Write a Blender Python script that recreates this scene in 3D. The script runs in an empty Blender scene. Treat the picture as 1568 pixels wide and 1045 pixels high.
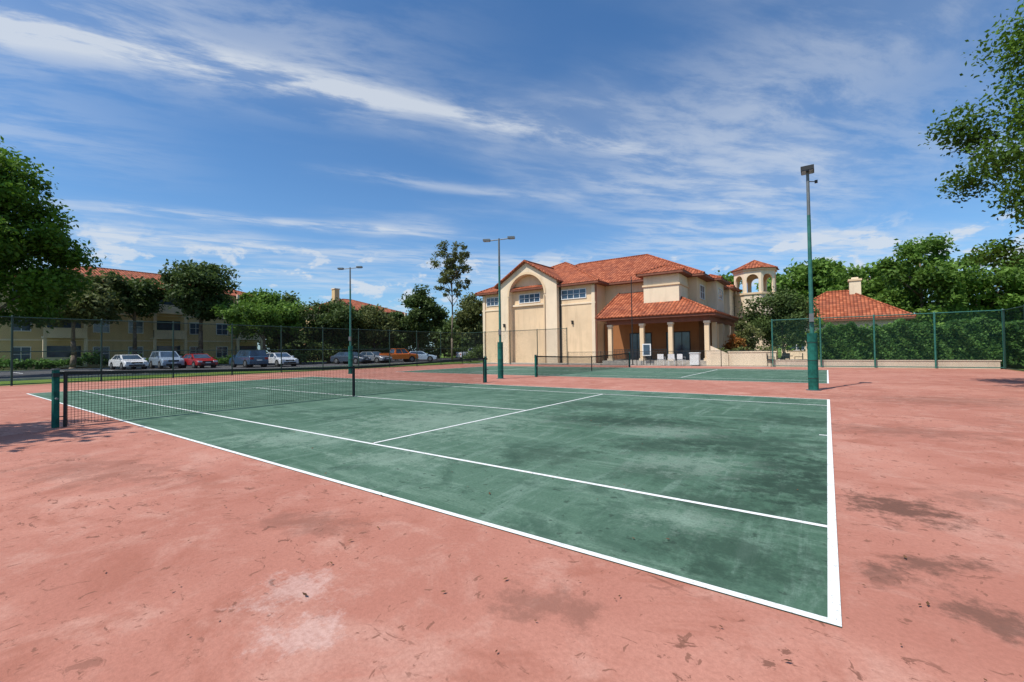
import bpy, math, random
import numpy as np
from mathutils import Vector, Matrix
D=bpy.data; scene=bpy.context.scene
random.seed(7)

# ------------------------------------------------------------------ helpers
def link(o,parent=None):
    scene.collection.objects.link(o)
    if parent is not None: o.parent=parent
    return o
def empty(name,loc=(0,0,0),rot=0):
    e=D.objects.new(name,None); e.location=loc; e.rotation_euler=(0,0,rot); e.empty_display_size=.5
    return link(e)
class MB:
    def __init__(s): s.v=[];s.f=[];s.m=[];s.mats=[]
    def mi(s,mat):
        if mat not in s.mats: s.mats.append(mat)
        return s.mats.index(mat)
    def poly(s,pts,mat):
        b=len(s.v); s.v+= [tuple(p) for p in pts]; s.f.append(tuple(range(b,b+len(pts)))); s.m.append(s.mi(mat))
    def box(s,x0,x1,y0,y1,z0,z1,mat):
        b=len(s.v)
        s.v+=[(x0,y0,z0),(x1,y0,z0),(x1,y1,z0),(x0,y1,z0),(x0,y0,z1),(x1,y0,z1),(x1,y1,z1),(x0,y1,z1)]
        for f in [(0,3,2,1),(4,5,6,7),(0,1,5,4),(1,2,6,5),(2,3,7,6),(3,0,4,7)]:
            s.f.append(tuple(b+i for i in f)); s.m.append(s.mi(mat))
    def cyl(s,p0,p1,r0,r1,n,mat,caps=True):
        p0=Vector(p0);p1=Vector(p1);d=(p1-p0).normalized()
        a=d.orthogonal().normalized();c=d.cross(a); b=len(s.v)
        for p,r in ((p0,r0),(p1,r1)):
            for i in range(n):
                t=2*math.pi*i/n; s.v.append(tuple(p+a*(r*math.cos(t))+c*(r*math.sin(t))))
        k=s.mi(mat)
        for i in range(n):
            j=(i+1)%n; s.f.append((b+i,b+j,b+n+j,b+n+i)); s.m.append(k)
        if caps:
            s.f.append(tuple(b+n-1-i for i in range(n))); s.m.append(k)
            s.f.append(tuple(b+n+i for i in range(n))); s.m.append(k)
    def obj(s,name,parent=None,bevel=0,smooth=False):
        me=D.meshes.new(name); me.from_pydata(s.v,[],s.f)
        for m in s.mats: me.materials.append(m)
        me.polygons.foreach_set('material_index',s.m)
        uv=me.uv_layers.new(name='UVMap'); 
        for p in me.polygons:
            n=p.normal
            if abs(n.z)>.995: u=Vector((1,0,0))
            else: u=Vector((0,0,1)).cross(n).normalized()
            w=n.cross(u)
            for li in p.loop_indices:
                co=me.vertices[me.loops[li].vertex_index].co
                uv.data[li].uv=(co.dot(u),co.dot(w))
        if smooth: me.polygons.foreach_set('use_smooth',[True]*len(me.polygons))
        o=D.objects.new(name,me); link(o,parent)
        if bevel:
            b=o.modifiers.new('bevel','BEVEL'); b.width=bevel; b.segments=2; b.limit_method='ANGLE'
        return o

# ------------------------------------------------------------------ node helpers
def newmat(name):
    m=D.materials.new(name); m.use_nodes=True; nt=m.node_tree
    return m,nt,nt.nodes['Principled BSDF']
def node(nt,t,**kw):
    n=nt.nodes.new(t)
    for k,v in kw.items(): setattr(n,k,v)
    return n
def setin(nt,sock,val):
    if isinstance(val,bpy.types.NodeSocket): nt.links.new(val,sock)
    else:
        if sock.type=='RGBA' and len(val)==3: val=(*val,1)
        sock.default_value=val
def M(nt,op,a,b=0.0,c=None,clamp=False):
    n=node(nt,'ShaderNodeMath',operation=op); n.use_clamp=clamp
    setin(nt,n.inputs[0],a); setin(nt,n.inputs[1],b)
    if c is not None: setin(nt,n.inputs[2],c)
    return n.outputs[0]
def noise(nt,vec,scale,detail=4,rough=.55,dist=0.0):
    n=node(nt,'ShaderNodeTexNoise'); 
    if vec is not None: nt.links.new(vec,n.inputs['Vector'])
    n.inputs['Scale'].default_value=scale;n.inputs['Detail'].default_value=detail
    n.inputs['Roughness'].default_value=rough;n.inputs['Distortion'].default_value=dist
    return n.outputs['Fac']
def smooth(nt,x,a,b,c=0.0,d=1.0):
    n=node(nt,'ShaderNodeMapRange',interpolation_type='SMOOTHSTEP'); setin(nt,n.inputs[0],x)
    n.inputs[1].default_value=a;n.inputs[2].default_value=b;n.inputs[3].default_value=c;n.inputs[4].default_value=d
    return n.outputs[0]
def mix(nt,f,a,b,mode='MIX'):
    n=node(nt,'ShaderNodeMix',data_type='RGBA',blend_type=mode); setin(nt,n.inputs[0],f)
    setin(nt,n.inputs[6],a); setin(nt,n.inputs[7],b); return n.outputs[2]
def mapping(nt,vec,scale=(1,1,1),rot=(0,0,0),loc=(0,0,0)):
    n=node(nt,'ShaderNodeMapping'); nt.links.new(vec,n.inputs[0])
    n.inputs['Scale'].default_value=scale;n.inputs['Rotation'].default_value=rot;n.inputs['Location'].default_value=loc
    return n.outputs[0]
def texco(nt,k='Object'): return node(nt,'ShaderNodeTexCoord').outputs[k]
def bump(nt,bs,h,strength=.3,dist=.02):
    n=node(nt,'ShaderNodeBump'); n.inputs['Strength'].default_value=strength;n.inputs['Distance'].default_value=dist
    nt.links.new(h,n.inputs['Height']); nt.links.new(n.outputs[0],bs.inputs['Normal'])
def simple(name,col,rough=.7,spec=.3,metal=0,var=.12,scale=3.0,bmp=0,bscale=60):
    m,nt,bs=newmat(name); v=texco(nt)
    f=noise(nt,v,scale,3,.6)
    c=mix(nt,smooth(nt,f,.3,.7),tuple(x*(1-var) for x in col),tuple(min(1,x*(1+var)) for x in col))
    nt.links.new(c,bs.inputs['Base Color']); bs.inputs['Roughness'].default_value=rough
    bs.inputs['Specular IOR Level'].default_value=spec; bs.inputs['Metallic'].default_value=metal
    if bmp: bump(nt,bs,noise(nt,v,bscale,3,.6),bmp,.02)
    return m

# ------------------------------------------------------------------ materials
def stain(nt,v,wn,x,y,r,asp=1.0,rot=0.0,wob=3.0):
    """irregular worn patch on the ground around (x,y); wn = shared wobble noise"""
    mp=mapping(nt,v,loc=(-x,-y,0)); mp=mapping(nt,mp,rot=(0,0,-rot)); mp=mapping(nt,mp,scale=(1/r,asp/r,0))
    ln=node(nt,'ShaderNodeVectorMath',operation='LENGTH'); nt.links.new(mp,ln.inputs[0])
    d=M(nt,'ADD',ln.outputs['Value'],M(nt,'MULTIPLY',wn,wob))
    return smooth(nt,d,.2,1.3,1.0,0.0)

def mat_red():
    m,nt,bs=newmat('red_court_paint'); v=texco(nt)
    big=noise(nt,v,.35,4,.6); med=noise(nt,v,1.7,7,.68,.6); fine=noise(nt,v,38,4,.75)
    wn=M(nt,'SUBTRACT',noise(nt,v,4.5,6,.76),.5)
    c=mix(nt,smooth(nt,big,.38,.62),(.43,.172,.122),(.52,.232,.168))
    c=mix(nt,smooth(nt,med,.47,.67,0,.5),c,(.58,.33,.255))
    c=mix(nt,smooth(nt,noise(nt,v,.8,7,.7,1.2),.49,.64,0,.65),c,(.35,.125,.082))
    vv=mapping(nt,v,scale=(1.0,1.7,1),rot=(0,0,.5))
    sc=noise(nt,vv,5.2,5,.66,1.2)
    gate=smooth(nt,noise(nt,v,.7,2,.5),.42,.54)
    c=mix(nt,M(nt,'MULTIPLY',smooth(nt,sc,.595,.65,0,.8),gate),c,(.15,.065,.043))
    sc2=noise(nt,mapping(nt,v,scale=(1.6,1,1),rot=(0,0,-.6),loc=(7,3,0)),8.5,4,.62,.8)
    c=mix(nt,smooth(nt,sc2,.63,.68,0,.75),c,(.18,.08,.052))
    for (x,y,r,a,ro,s) in [(.42,2.2,.42,1.2,.0,1),(.45,1.05,.3,2.2,.6,.85),(.62,.5,.25,1.5,.2,.85),(.25,.75,.2,1.4,.9,.7),(1.1,2.9,.5,1.8,.3,.35),
        (.9,6.5,1.2,2,.2,.4),(-3.4,-.75,.5,2.2,.4,.4),(2.4,12,2.4,2,.2,.4),(-7,-1.2,1.4,2.5,.3,.35),(-1.25,-.62,.3,1.8,.3,.5),(4,9,2,2,.6,.35)]:
        c=mix(nt,M(nt,'MULTIPLY',stain(nt,v,wn,x,y,r,a,ro,5.0),s),c,(.14,.07,.05))
    for (x,y,r) in [(-2.5,-1.3,.25),(-2.1,-1.5,.22)]:
        c=mix(nt,M(nt,'MULTIPLY',stain(nt,v,wn,x,y,r,1.4,.5,6),.35),c,(.72,.56,.50))
    c=mix(nt,M(nt,'MULTIPLY',M(nt,'SUBTRACT',fine,.36,clamp=True),1.3),c,(.27,.11,.075))
    nt.links.new(c,bs.inputs['Base Color']); bs.inputs['Roughness'].default_value=.88; bs.inputs['Specular IOR Level'].default_value=.2
    bump(nt,bs,fine,.4,.008)
    return m
def mat_green():
    m,nt,bs=newmat('green_court_paint'); v=texco(nt)
    big=noise(nt,v,.3,4,.6); med=noise(nt,v,1.3,7,.7,.6)
    wn=M(nt,'SUBTRACT',noise(nt,v,4.0,6,.78),.5)
    c=mix(nt,smooth(nt,big,.38,.62),(.070,.140,.090),(.098,.176,.120))
    st=mapping(nt,v,scale=(.35,2.2,1),rot=(0,0,.25))
    c=mix(nt,smooth(nt,noise(nt,st,1.4,7,.74,.4),.48,.64,0,.6),c,(.19,.285,.21))
    st2=mapping(nt,v,scale=(2.6,.35,1),rot=(0,0,.1))
    c=mix(nt,smooth(nt,noise(nt,st2,1.8,7,.74,.3),.5,.66,0,.6),c,(.19,.28,.215))
    c=mix(nt,smooth(nt,med,.5,.65,0,.7),c,(.040,.086,.057))
    for (x,y,r,a,ro,s) in [(-1.0,4.2,1.1,1.3,.3,.65),(-.35,2.4,.6,1.0,.2,.85),(-.25,3.2,.5,1.0,.2,.8),(-.8,1.5,.6,1.6,.2,.6),(-.55,.55,.5,1.2,.4,.65),
        (-3.0,5.2,1.7,2.2,.2,.8),(-1.9,3.6,.9,1.6,.8,.65),(-3.0,2.2,.7,1.5,.5,.55),(-.4,6.8,1.0,1.6,.1,.65),(-4.4,7.2,1.8,2.5,.1,.55),(-1.6,2.2,.5,1.2,.8,.55)]:
        c=mix(nt,M(nt,'MULTIPLY',stain(nt,v,wn,x,y,r,a,ro,5),s),c,(.022,.044,.029))
    for (x,y,r,a) in [(-1.4,2.7,.7,1.5),(-4.5,1.0,.8,2.0),(-6.8,1.0,1.2,2.2),(-1.0,.95,.35,1.4),(-6,3.5,1.8,1.2),(-2.2,4.6,.8,1.5)]:
        c=mix(nt,M(nt,'MULTIPLY',stain(nt,v,wn,x,y,r,a,.4,5),.5),c,(.28,.37,.29))
    sp=noise(nt,v,9,3,.6)
    c=mix(nt,smooth(nt,sp,.63,.69,0,.65),c,(.03,.05,.036))
    fine=noise(nt,v,42,4,.75)
    c=mix(nt,M(nt,'MULTIPLY',M(nt,'SUBTRACT',fine,.36,clamp=True),1.4),c,(.034,.074,.05))
    nt.links.new(c,bs.inputs['Base Color']); bs.inputs['Roughness'].default_value=.87; bs.inputs['Specular IOR Level'].default_value=.18
    bump(nt,bs,fine,.4,.008)
    return m
def mat_line():
    m,nt,bs=newmat('white_line_paint'); v=texco(nt)
    c=mix(nt,smooth(nt,noise(nt,v,6,5,.7),.5,.7,0,.6),(.80,.80,.77),(.50,.53,.49))
    c=mix(nt,smooth(nt,noise(nt,v,45,3,.7),.57,.68,0,.7),c,(.36,.36,.32))
    nt.links.new(c,bs.inputs['Base Color']); bs.inputs['Roughness'].default_value=.8
    return m
def mat_roof():
    m,nt,bs=newmat('terracotta_tile'); uv=texco(nt,'UV'); ob=texco(nt)
    s=node(nt,'ShaderNodeSeparateXYZ'); nt.links.new(uv,s.inputs[0])
    u,v=s.outputs[0],s.outputs[1]
    barrel=M(nt,'ABSOLUTE',M(nt,'SINE',M(nt,'MULTIPLY',u,math.pi/.30)))
    row=M(nt,'FRACT',M(nt,'MULTIPLY',v,1/.42))
    cell=node(nt,'ShaderNodeCombineXYZ')
    nt.links.new(M(nt,'FLOOR',M(nt,'MULTIPLY',u,1/.30)),cell.inputs[0]); nt.links.new(M(nt,'FLOOR',M(nt,'MULTIPLY',v,1/.42)),cell.inputs[1])
    wn=node(nt,'ShaderNodeTexWhiteNoise'); nt.links.new(cell.outputs[0],wn.inputs['Vector'])
    c=mix(nt,wn.outputs['Value'],(.30,.072,.031),(.55,.17,.08))
    c=mix(nt,smooth(nt,noise(nt,ob,.6,5,.6),.45,.65,0,.5),c,(.21,.065,.04))
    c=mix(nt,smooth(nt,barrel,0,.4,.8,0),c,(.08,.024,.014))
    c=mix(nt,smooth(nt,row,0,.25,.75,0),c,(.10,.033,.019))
    nt.links.new(c,bs.inputs['Base Color']); bs.inputs['Roughness'].default_value=.8; bs.inputs['Specular IOR Level'].default_value=.2
    h=M(nt,'ADD',barrel,M(nt,'MULTIPLY',row,-.4)); bump(nt,bs,h,.9,.1)
    return m
def mat_stucco(name,col,dirt=.25):
    m,nt,bs=newmat(name); v=texco(nt)
    c=mix(nt,smooth(nt,noise(nt,v,.5,5,.6),.35,.7),col,tuple(x*.88 for x in col))
    st=mapping(nt,v,scale=(2.5,2.5,.25))
    c=mix(nt,smooth(nt,noise(nt,st,1.0,5,.6),.5,.68,0,dirt),c,(col[0]*.55,col[1]*.52,col[2]*.5))
    nt.links.new(c,bs.inputs['Base Color']); bs.inputs['Roughness'].default_value=.92; bs.inputs['Specular IOR Level'].default_value=.15
    bump(nt,bs,noise(nt,v,30,3,.7),.3,.015)
    return m
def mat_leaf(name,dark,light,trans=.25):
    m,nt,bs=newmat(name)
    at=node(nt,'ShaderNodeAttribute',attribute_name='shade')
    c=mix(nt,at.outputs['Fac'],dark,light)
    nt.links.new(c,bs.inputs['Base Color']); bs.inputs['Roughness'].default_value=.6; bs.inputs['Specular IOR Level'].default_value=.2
    tr=node(nt,'ShaderNodeBsdfTranslucent'); nt.links.new(mix(nt,.5,c,(light[0]*1.2,light[1]*1.3,light[2])),tr.inputs[0])
    ms=node(nt,'ShaderNodeMixShader'); ms.inputs[0].default_value=trans
    out=nt.nodes['Material Output']
    nt.links.new(bs.outputs[0],ms.inputs[1]);nt.links.new(tr.outputs[0],ms.inputs[2]);nt.links.new(ms.outputs[0],out.inputs[0])
    return m
def mat_mesh(name,col,cell=.05,w=.14):
    """woven wire: diagonal wires, the rest open"""
    m,nt,bs=newmat(name); uv=texco(nt,'UV'); s=node(nt,'ShaderNodeSeparateXYZ'); nt.links.new(uv,s.inputs[0])
    a=M(nt,'FRACT',M(nt,'MULTIPLY',M(nt,'ADD',s.outputs[0],s.outputs[1]),1/cell/1.414))
    b=M(nt,'FRACT',M(nt,'MULTIPLY',M(nt,'SUBTRACT',s.outputs[0],s.outputs[1]),1/cell/1.414))
    w1=M(nt,'LESS_THAN',a,w); w2=M(nt,'LESS_THAN',b,w); f=M(nt,'MAXIMUM',w1,w2)
    bs.inputs['Base Color'].default_value=(*col,1); bs.inputs['Roughness'].default_value=.6
    tr=node(nt,'ShaderNodeBsdfTransparent'); ms=node(nt,'ShaderNodeMixShader'); nt.links.new(f,ms.inputs[0])
    nt.links.new(tr.outputs[0],ms.inputs[1]);nt.links.new(bs.outputs[0],ms.inputs[2]);nt.links.new(ms.outputs[0],nt.nodes['Material Output'].inputs[0])
    return m
RED=mat_red();GREEN=mat_green();LINE=mat_line();ROOF=mat_roof()
CREAM=mat_stucco('cream_stucco',(.78,.58,.37)); CREAM2=mat_stucco('light_cream_stucco',(.83,.67,.48)); YELLOW=mat_stucco('yellow_stucco',(.70,.50,.26))
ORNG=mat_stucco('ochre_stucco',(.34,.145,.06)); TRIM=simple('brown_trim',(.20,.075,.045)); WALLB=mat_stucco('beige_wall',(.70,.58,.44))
CONC=simple('concrete',(.42,.38,.33),.9,.2,bmp=.2)
ASPH=simple('asphalt',(.085,.085,.088),.9,.25,var=.25,scale=1.2,bmp=.3,bscale=90)
def mat_grass():
    m,nt,bs=newmat('grass'); v=texco(nt)
    c=mix(nt,smooth(nt,noise(nt,v,.25,5,.6),.35,.65),(.10,.18,.03),(.19,.27,.06))
    c=mix(nt,smooth(nt,noise(nt,v,18,4,.7),.4,.7,0,.6),c,(.06,.11,.02))
    nt.links.new(c,bs.inputs['Base Color']); bs.inputs['Roughness'].default_value=.95; bs.inputs['Specular IOR Level'].default_value=.1
    bump(nt,bs,noise(nt,v,40,4,.7),.8,.05); return m
GRASS=mat_grass()
TEAL=simple('teal_paint',(.03,.14,.11),.45,.5,var=.2,scale=8); TEALP=simple('green_pad',(.012,.11,.083),.75,.2,var=.35,scale=5)
DGRN=simple('dark_green_paint',(.015,.05,.038),.5,.4); BLACK=simple('black_metal',(.02,.02,.02),.5,.4); GREYM=simple('grey_metal',(.16,.17,.17),.5,.5,.3)
GLASS=simple('window_glass',(.04,.07,.11),.12,.8,var=.4,scale=.8); WHITE=simple('white_paint',(.75,.75,.73),.6,.3,var=.05)
NETM=simple('net_cord',(.02,.025,.022),.8,.1); TAPE=simple('net_tape',(.03,.035,.03),.7,.2); BARK=simple('bark',(.17,.135,.10),.95,.1,var=.4,scale=5,bmp=.8,bscale=12)
MESHB=mat_mesh('black_chain_link',(.012,.022,.018),.05,.09); MESHT=mat_mesh('green_chain_link',(.015,.085,.06),.05,.06)
LEAF_OAK=mat_leaf('oak_foliage',(.010,.030,.005),(.135,.25,.028),.3); LEAF_DK=mat_leaf('dark_foliage',(.016,.034,.010),(.115,.165,.045))
LEAF_BR=mat_leaf('bright_foliage',(.022,.055,.010),(.17,.29,.048),.28); LEAF_OL=mat_leaf('olive_foliage',(.036,.05,.016),(.18,.20,.068))
LEAF_HG=mat_leaf('hedge_foliage',(.016,.052,.012),(.14,.28,.062),.3); LEAF_FL=mat_leaf('orange_blossom_foliage',(.07,.10,.02),(.55,.16,.04))
LITTER=simple('dry_leaf',(.14,.07,.035),.9,.1,var=.5,scale=4)

# ------------------------------------------------------------------ ground
def sheet(name,x0,x1,y0,y1,z,mat,parent=None):
    b=MB(); b.poly([(x0,y0,z),(x1,y0,z),(x1,y1,z),(x0,y1,z)],mat); return b.obj(name,parent)
sheet('ground',-900,900,-900,900,-.03,GRASS)
sheet('road',-60.5,-38.5,-60,140,-.004,ASPH)
k=MB(); k.box(-38.5,-38.3,-60,140,-.03,.10,CONC); k.box(-60.7,-60.5,-60,140,-.03,.10,CONC); k.obj('road_kerb')
pl=MB()
for i in range(34):
    y=-8+i*2.75
    if y>24.5: break
    pl.box(-58.3,-52.9,y,y+.1,-.001,.0005,LINE)
pl.obj('parking_lines')
sheet('patio_paving',-31.5,7.5,31.72,60,-.006,CONC)
sheet('tennis_court_surround',-31.4,7.7,-9,31.7,0,RED)
def court(y0,tag):
    W=10.97;L=23.77
    e=empty('tennis_court')
    sheet('playing_surface',-L,0,y0,y0+W,.004,GREEN,e)
    b=MB(); z=.008
    def ln(x0,x1,ya,yb): b.poly([(x0,ya,z),(x1,ya,z),(x1,yb,z),(x0,yb,z)],LINE)
    w=.05; B=.055
    ln(-B,0,y0,y0+W); ln(-L,-L+B,y0,y0+W)
    ln(-L+B,-B,y0,y0+w); ln(-L+B,-B,y0+W-w,y0+W)
    ln(-L+B,-B,y0+1.37,y0+1.37+w); ln(-L+B,-B,y0+W-1.37-w,y0+W-1.37)
    for x in (-5.485,-18.285): ln(x-w/2,x+w/2,y0+1.37+w,y0+W-1.37-w)
    ln(-18.285+w/2,-5.485-w/2,y0+W/2-w/2,y0+W/2+w/2)
    ln(-B-.10,-B,y0+W/2-w/2,y0+W/2+w/2); ln(-L+B,-L+.2,y0+W/2-w/2,y0+W/2+w/2)
    b.obj('painted_lines',e)
court(0,1); court(16.8,2)
lf=MB()
for i in range(420):
    if i<230: x=random.uniform(-9,3.5); y=random.gauss(-1.0,1.4) if random.random()<.6 else random.uniform(-3,9)
    else: x=random.uniform(-30,7.3); y=random.uniform(-2,31)
    if abs(x+.03)<.1 or y<-4: continue
    a=random.uniform(0,6.28); s=random.uniform(.008,.022); u=Vector((math.cos(a),math.sin(a),random.uniform(-.2,.3)))*s; w_=Vector((-math.sin(a),math.cos(a),random.uniform(-.2,.2)))*s*.45; c_=Vector((x,y,.016))
    lf.poly([c_-u,c_-w_,c_+u,c_+w_],LITTER)
lf.obj('fallen_leaves')
def net(y0):
    e=empty('tennis_net'); X=-11.885; ya=y0-.914; yb=y0+10.97+.914; L=yb-ya
    top=lambda y: .914+(1.06-.914)*abs((y-(ya+yb)/2)/(L/2))**1.3
    b=MB(); t=.0026; n=int(L/.048)
    for i in range(3,n-2):
        y=ya+L*i/n; b.box(X-t,X+t,y-t,y+t,.03,top(y)-.02,NETM)
    for j in range(21):
        f=j/21
        for i in range(20):
            p=ya+.13+(L-.26)*i/20;q=ya+.13+(L-.26)*(i+1)/20
            za=.03+(top(p)-.05)*f;zb=.03+(top(q)-.05)*f
            b.cyl((X+.001,p,za),(X+.001,q,zb),t*1.1,t*1.1,4,NETM,False)
    b.obj('net_mesh',e)
    c=MB()
    for i in range(24):
        p=ya+L*i/24;q=ya+L*(i+1)/24
        for s in (-.012,.012): c.poly([(X+s,p,top(p)-.06),(X+s,q,top(q)-.06),(X+s,q,top(q)),(X+s,p,top(p))],TAPE)
        c.poly([(X-.012,p,top(p)),(X-.012,q,top(q)),(X+.012,q,top(q)),(X+.012,p,top(p))],TAPE)
    c.box(X-.02,X+.02,(ya+yb)/2-.03,(ya+yb)/2+.03,.008,.94,BLACK)
    c.obj('net_tape_and_strap',e)
    c=MB()
    for y,s in ((ya,-1),(yb,1)):
        c.cyl((X,y+s*.02,0),(X,y+s*.02,1.09),.055,.055,14,TEALP); c.cyl((X,y+s*.02,1.09),(X,y+s*.02,1.115),.062,.062,14,GREYM)
        c.cyl((X,y-s*.11,0),(X,y-s*.11,1.02),.028,.028,12,BLACK)
        c.cyl((X,y+s*.02,.55),(X+.15,y+s*.02,.55),.02,.02,8,GREYM); c.box(X-.045,X+.08,y+s*.02-.045,y+s*.02+.045,.96,1.03,BLACK)
        for zz in (.2,.85): c.cyl((X,y+s*.02,zz),(X,y-s*.11,zz),.01,.01,6,BLACK)
    c.obj('net_posts',e)
net(0); net(16.8)

# ------------------------------------------------------------------ light poles
def light_pole(x,y,h,kind):
    e=empty('tennis_light_pole',(x,y,0)); b=MB()
    b.cyl((0,0,0),(0,0,.02),.2,.2,16,GREYM)
    b.cyl((0,0,.02),(0,0,1.75),.135,.135,18,TEALP); b.cyl((0,0,1.75),(0,0,h*.8),.062,.05,12,TEAL); b.cyl((0,0,h*.8),(0,0,h),.048,.042,12,GREYM)
    for z in (.35,.9,1.45): b.cyl((0,0,z),(0,0,z+.03),.139,.139,18,DGRN)
    b.box(-.06,.06,-.16,-.06,2.1,2.35,GREYM)
    o=b.obj('pole_and_pad',e)
    b=MB()
    if kind=='box':
        b.box(-.17,.17,-.22,.22,h,h+.13,BLACK); b.box(-.15,.15,-.2,.2,h-.015,h,GLASS)
        b.cyl((0,0,h-.3),(.2,.1,h-.32),.015,.015,6,GREYM); b.box(.17,.25,.06,.14,h-.36,h-.28,BLACK)
        b.box(-.05,.05,.05,.15,h*.58,h*.64,GREYM)
    else:
        b.cyl((-.5,0,h-.1),(.5,0,h-.02),.025,.025,8,GREYM)
        for s in (-1,1):
            b.box(s*.6-.17,s*.6+.17,-.11,.11,h-.07+s*.04,h+.02+s*.04,GREYM); b.box(s*.6-.14,s*.6+.14,-.09,.09,h-.09+s*.04,h-.071+s*.04,GLASS)
    b.obj('lamp_head',e)
    return e
light_pole(-.39,13.68,6.75,'box')
p=light_pole(-12.75,14.1,6.75,'arm'); p.rotation_euler[2]=.5
p=light_pole(-24.5,13.9,6.75,'arm'); p.rotation_euler[2]=.6

# ------------------------------------------------------------------ fences
def fence(name,p0,p1,h,step,post,mesh,r=.035,rails=(0,1),z0=0):
    e=empty(name); p0=Vector((*p0,z0));p1=Vector((*p1,z0)); L=(p1-p0).length; n=max(1,round(L/step)); b=MB(); up=Vector((0,0,1))
    for i in range(n+1):
        q=p0.lerp(p1,i/n); b.cyl(q,q+up*h,r,r,8,post); b.cyl(q+up*h,q+up*(h+.05),r*1.2,r*.5,8,post)
    for f in rails:
        zz=max(.06,f*h-.03); b.cyl(p0+up*zz,p1+up*zz,r*.6,r*.6,6,post,False)
    b.obj('posts_and_rails',e)
    b=MB(); b.poly([p0+up*.05,p1+up*.05,p1+up*h,p0+up*h],mesh); b.obj('chain_link',e); return e
fence('chain_link_fence',(-31,-9),(-31,31.5),3.25,3.05,DGRN,MESHB,.04,(0,.5,1))
fence('chain_link_fence',(-31,31.5),(-18.6,31.5),3.25,3.05,DGRN,MESHB,.04)
fence('chain_link_fence',(-3.0,31.5),(7.6,31.5),3.15,2.9,TEAL,MESHT,.045,(0,1),.02)
fence('chain_link_fence',(7.6,31.4),(7.6,-9),3.15,3.05,DGRN,MESHT,.045,(0,1))
fence('chain_link_fence',(-18.5,31.5),(-3.1,31.5),1.15,3.05,BLACK,MESHB,.025)
b=MB(); b.box(-3.0,7.5,31.75,31.95,-.03,.42,WALLB); b.box(-3.05,7.55,31.72,31.98,.42,.47,WALLB); b.obj('low_garden_wall')

# ------------------------------------------------------------------ clubhouse
def hip(b,x0,x1,y0,y1,z,slope,mat,th=.2,trim=None):
    w=min(x1-x0,y1-y0)/2; zr=z+w*slope
    if (x1-x0)>=(y1-y0): r0=((x0+w),(y0+y1)/2,zr); r1=((x1-w),(y0+y1)/2,zr)
    else: r0=((x0+x1)/2,y0+w,zr); r1=((x0+x1)/2,y1-w,zr)
    A=(x0,y0,z);B=(x1,y0,z);C=(x1,y1,z);E=(x0,y1,z)
    if (x1-x0)>=(y1-y0):
        b.poly([A,B,r1,r0],mat);b.poly([B,C,r1],mat);b.poly([C,E,r0,r1],mat);b.poly([E,A,r0],mat)
        hips=[(A,r0),(E,r0),(B,r1),(C,r1),(r0,r1)]
    else:
        b.poly([A,B,r0],mat);b.poly([B,C,r1,r0],mat);b.poly([C,E,r1],mat);b.poly([E,A,r0,r1],mat)
        hips=[(A,r0),(B,r0),(C,r1),(E,r1),(r0,r1)]
    for p,q in hips:
        if (Vector(p)-Vector(q)).length>.05: b.cyl(p,q,.11,.11,6,mat)
    t=trim or TRIM
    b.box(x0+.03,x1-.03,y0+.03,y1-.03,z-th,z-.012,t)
def window(b,face,u0,u1,z0,z1,pos,nx=2,nz=1,mat=None,frame=WHITE,out=-1):
    f=.07
    def bx(a0,a1,c0,c1,d0,d1,m):
        lo,hi=sorted((pos+out*d0,pos+out*d1))
        if face=='Y': b.box(a0,a1,lo,hi,c0,c1,m)
        else: b.box(lo,hi,a0,a1,c0,c1,m)
    bx(u0+.01,u1-.01,z0+.01,z1-.01,.004,.02,mat or GLASS)
    bx(u0-f,u1+f,z1,z1+f,.003,.06,frame); bx(u0-f,u1+f,z0-f,z0,.003,.08,frame)
    bx(u0-f,u0,z0,z1,.003,.06,frame); bx(u1,u1+f,z0,z1,.003,.06,frame)
    for i in range(1,nx):
        u=u0+(u1-u0)*i/nx; bx(u-.025,u+.025,z0,z1,.0205,.05,frame)
    for i in range(1,nz):
        z=z0+(z1-z0)*i/nz; bx(u0,u1,z-.02,z+.02,.0205,.045,frame)
C=empty('clubhouse')
b=MB()
b.box(-32.6,-18.4,37,42,-.03,7.9,CREAM)
b.box(-31.5,-9.5,39.5,53,-.03,7.9,CREAM)
b.box(-19.5,-9.52,53,58.8,-.03,7.9,CREAM)
b.box(-13.4,-10.3,36.5,39.5,4.3,7.85,CREAM2)
b.box(-9.5,-8.6,43.5,47,3.8,7.85,CREAM2)
b.box(-9.5,-8.7,51,54.5,0,7.85,CREAM2)
b.box(-13.5,-10.2,36.4,39.49,6.9,7.05,CREAM)
b.obj('walls',C)
b=MB(); xc=-26.1; r=2.25; zs=7.25; pk=10.75; sl=.60; xa=xc-3.75; xb=xc+3.75; yf=36.35; yb=36.99
gz=lambda x: pk-abs(x-xc)*sl
for (p,q) in ((xa,xc-r),(xc+r,xb)):
    b.poly([(p,yf,-.03),(q,yf,-.03),(q,yf,gz(q)),(p,yf,gz(p))],CREAM2)
N=24; pts=[(xc-r*math.cos(math.pi*i/N),zs+r*math.sin(math.pi*i/N)) for i in range(N+1)]
for i in range(N):
    (x0,z0),(x1,z1)=pts[i],pts[i+1]
    b.poly([(x0,yf,z0),(x1,yf,z1),(x1,yf,gz(x1)),(x0,yf,gz(x0))],CREAM2)
    b.poly([(x0,yf,z0),(x0,yb,z0),(x1,yb,z1),(x1,yf,z1)],CREAM2)
    k1=1.10
    def o(x,z): return (xc+(x-xc)*k1, yf-.06, zs+(z-zs)*k1)
    b.poly([(x0,yf-.06,z0),(x1,yf-.06,z1),o(x1,z1),o(x0,z0)],CREAM)
for x in (xc-r,xc+r): b.poly([(x,yf,-.03),(x,yb,-.03),(x,yb,zs),(x,yf,zs)],CREAM2)
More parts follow.
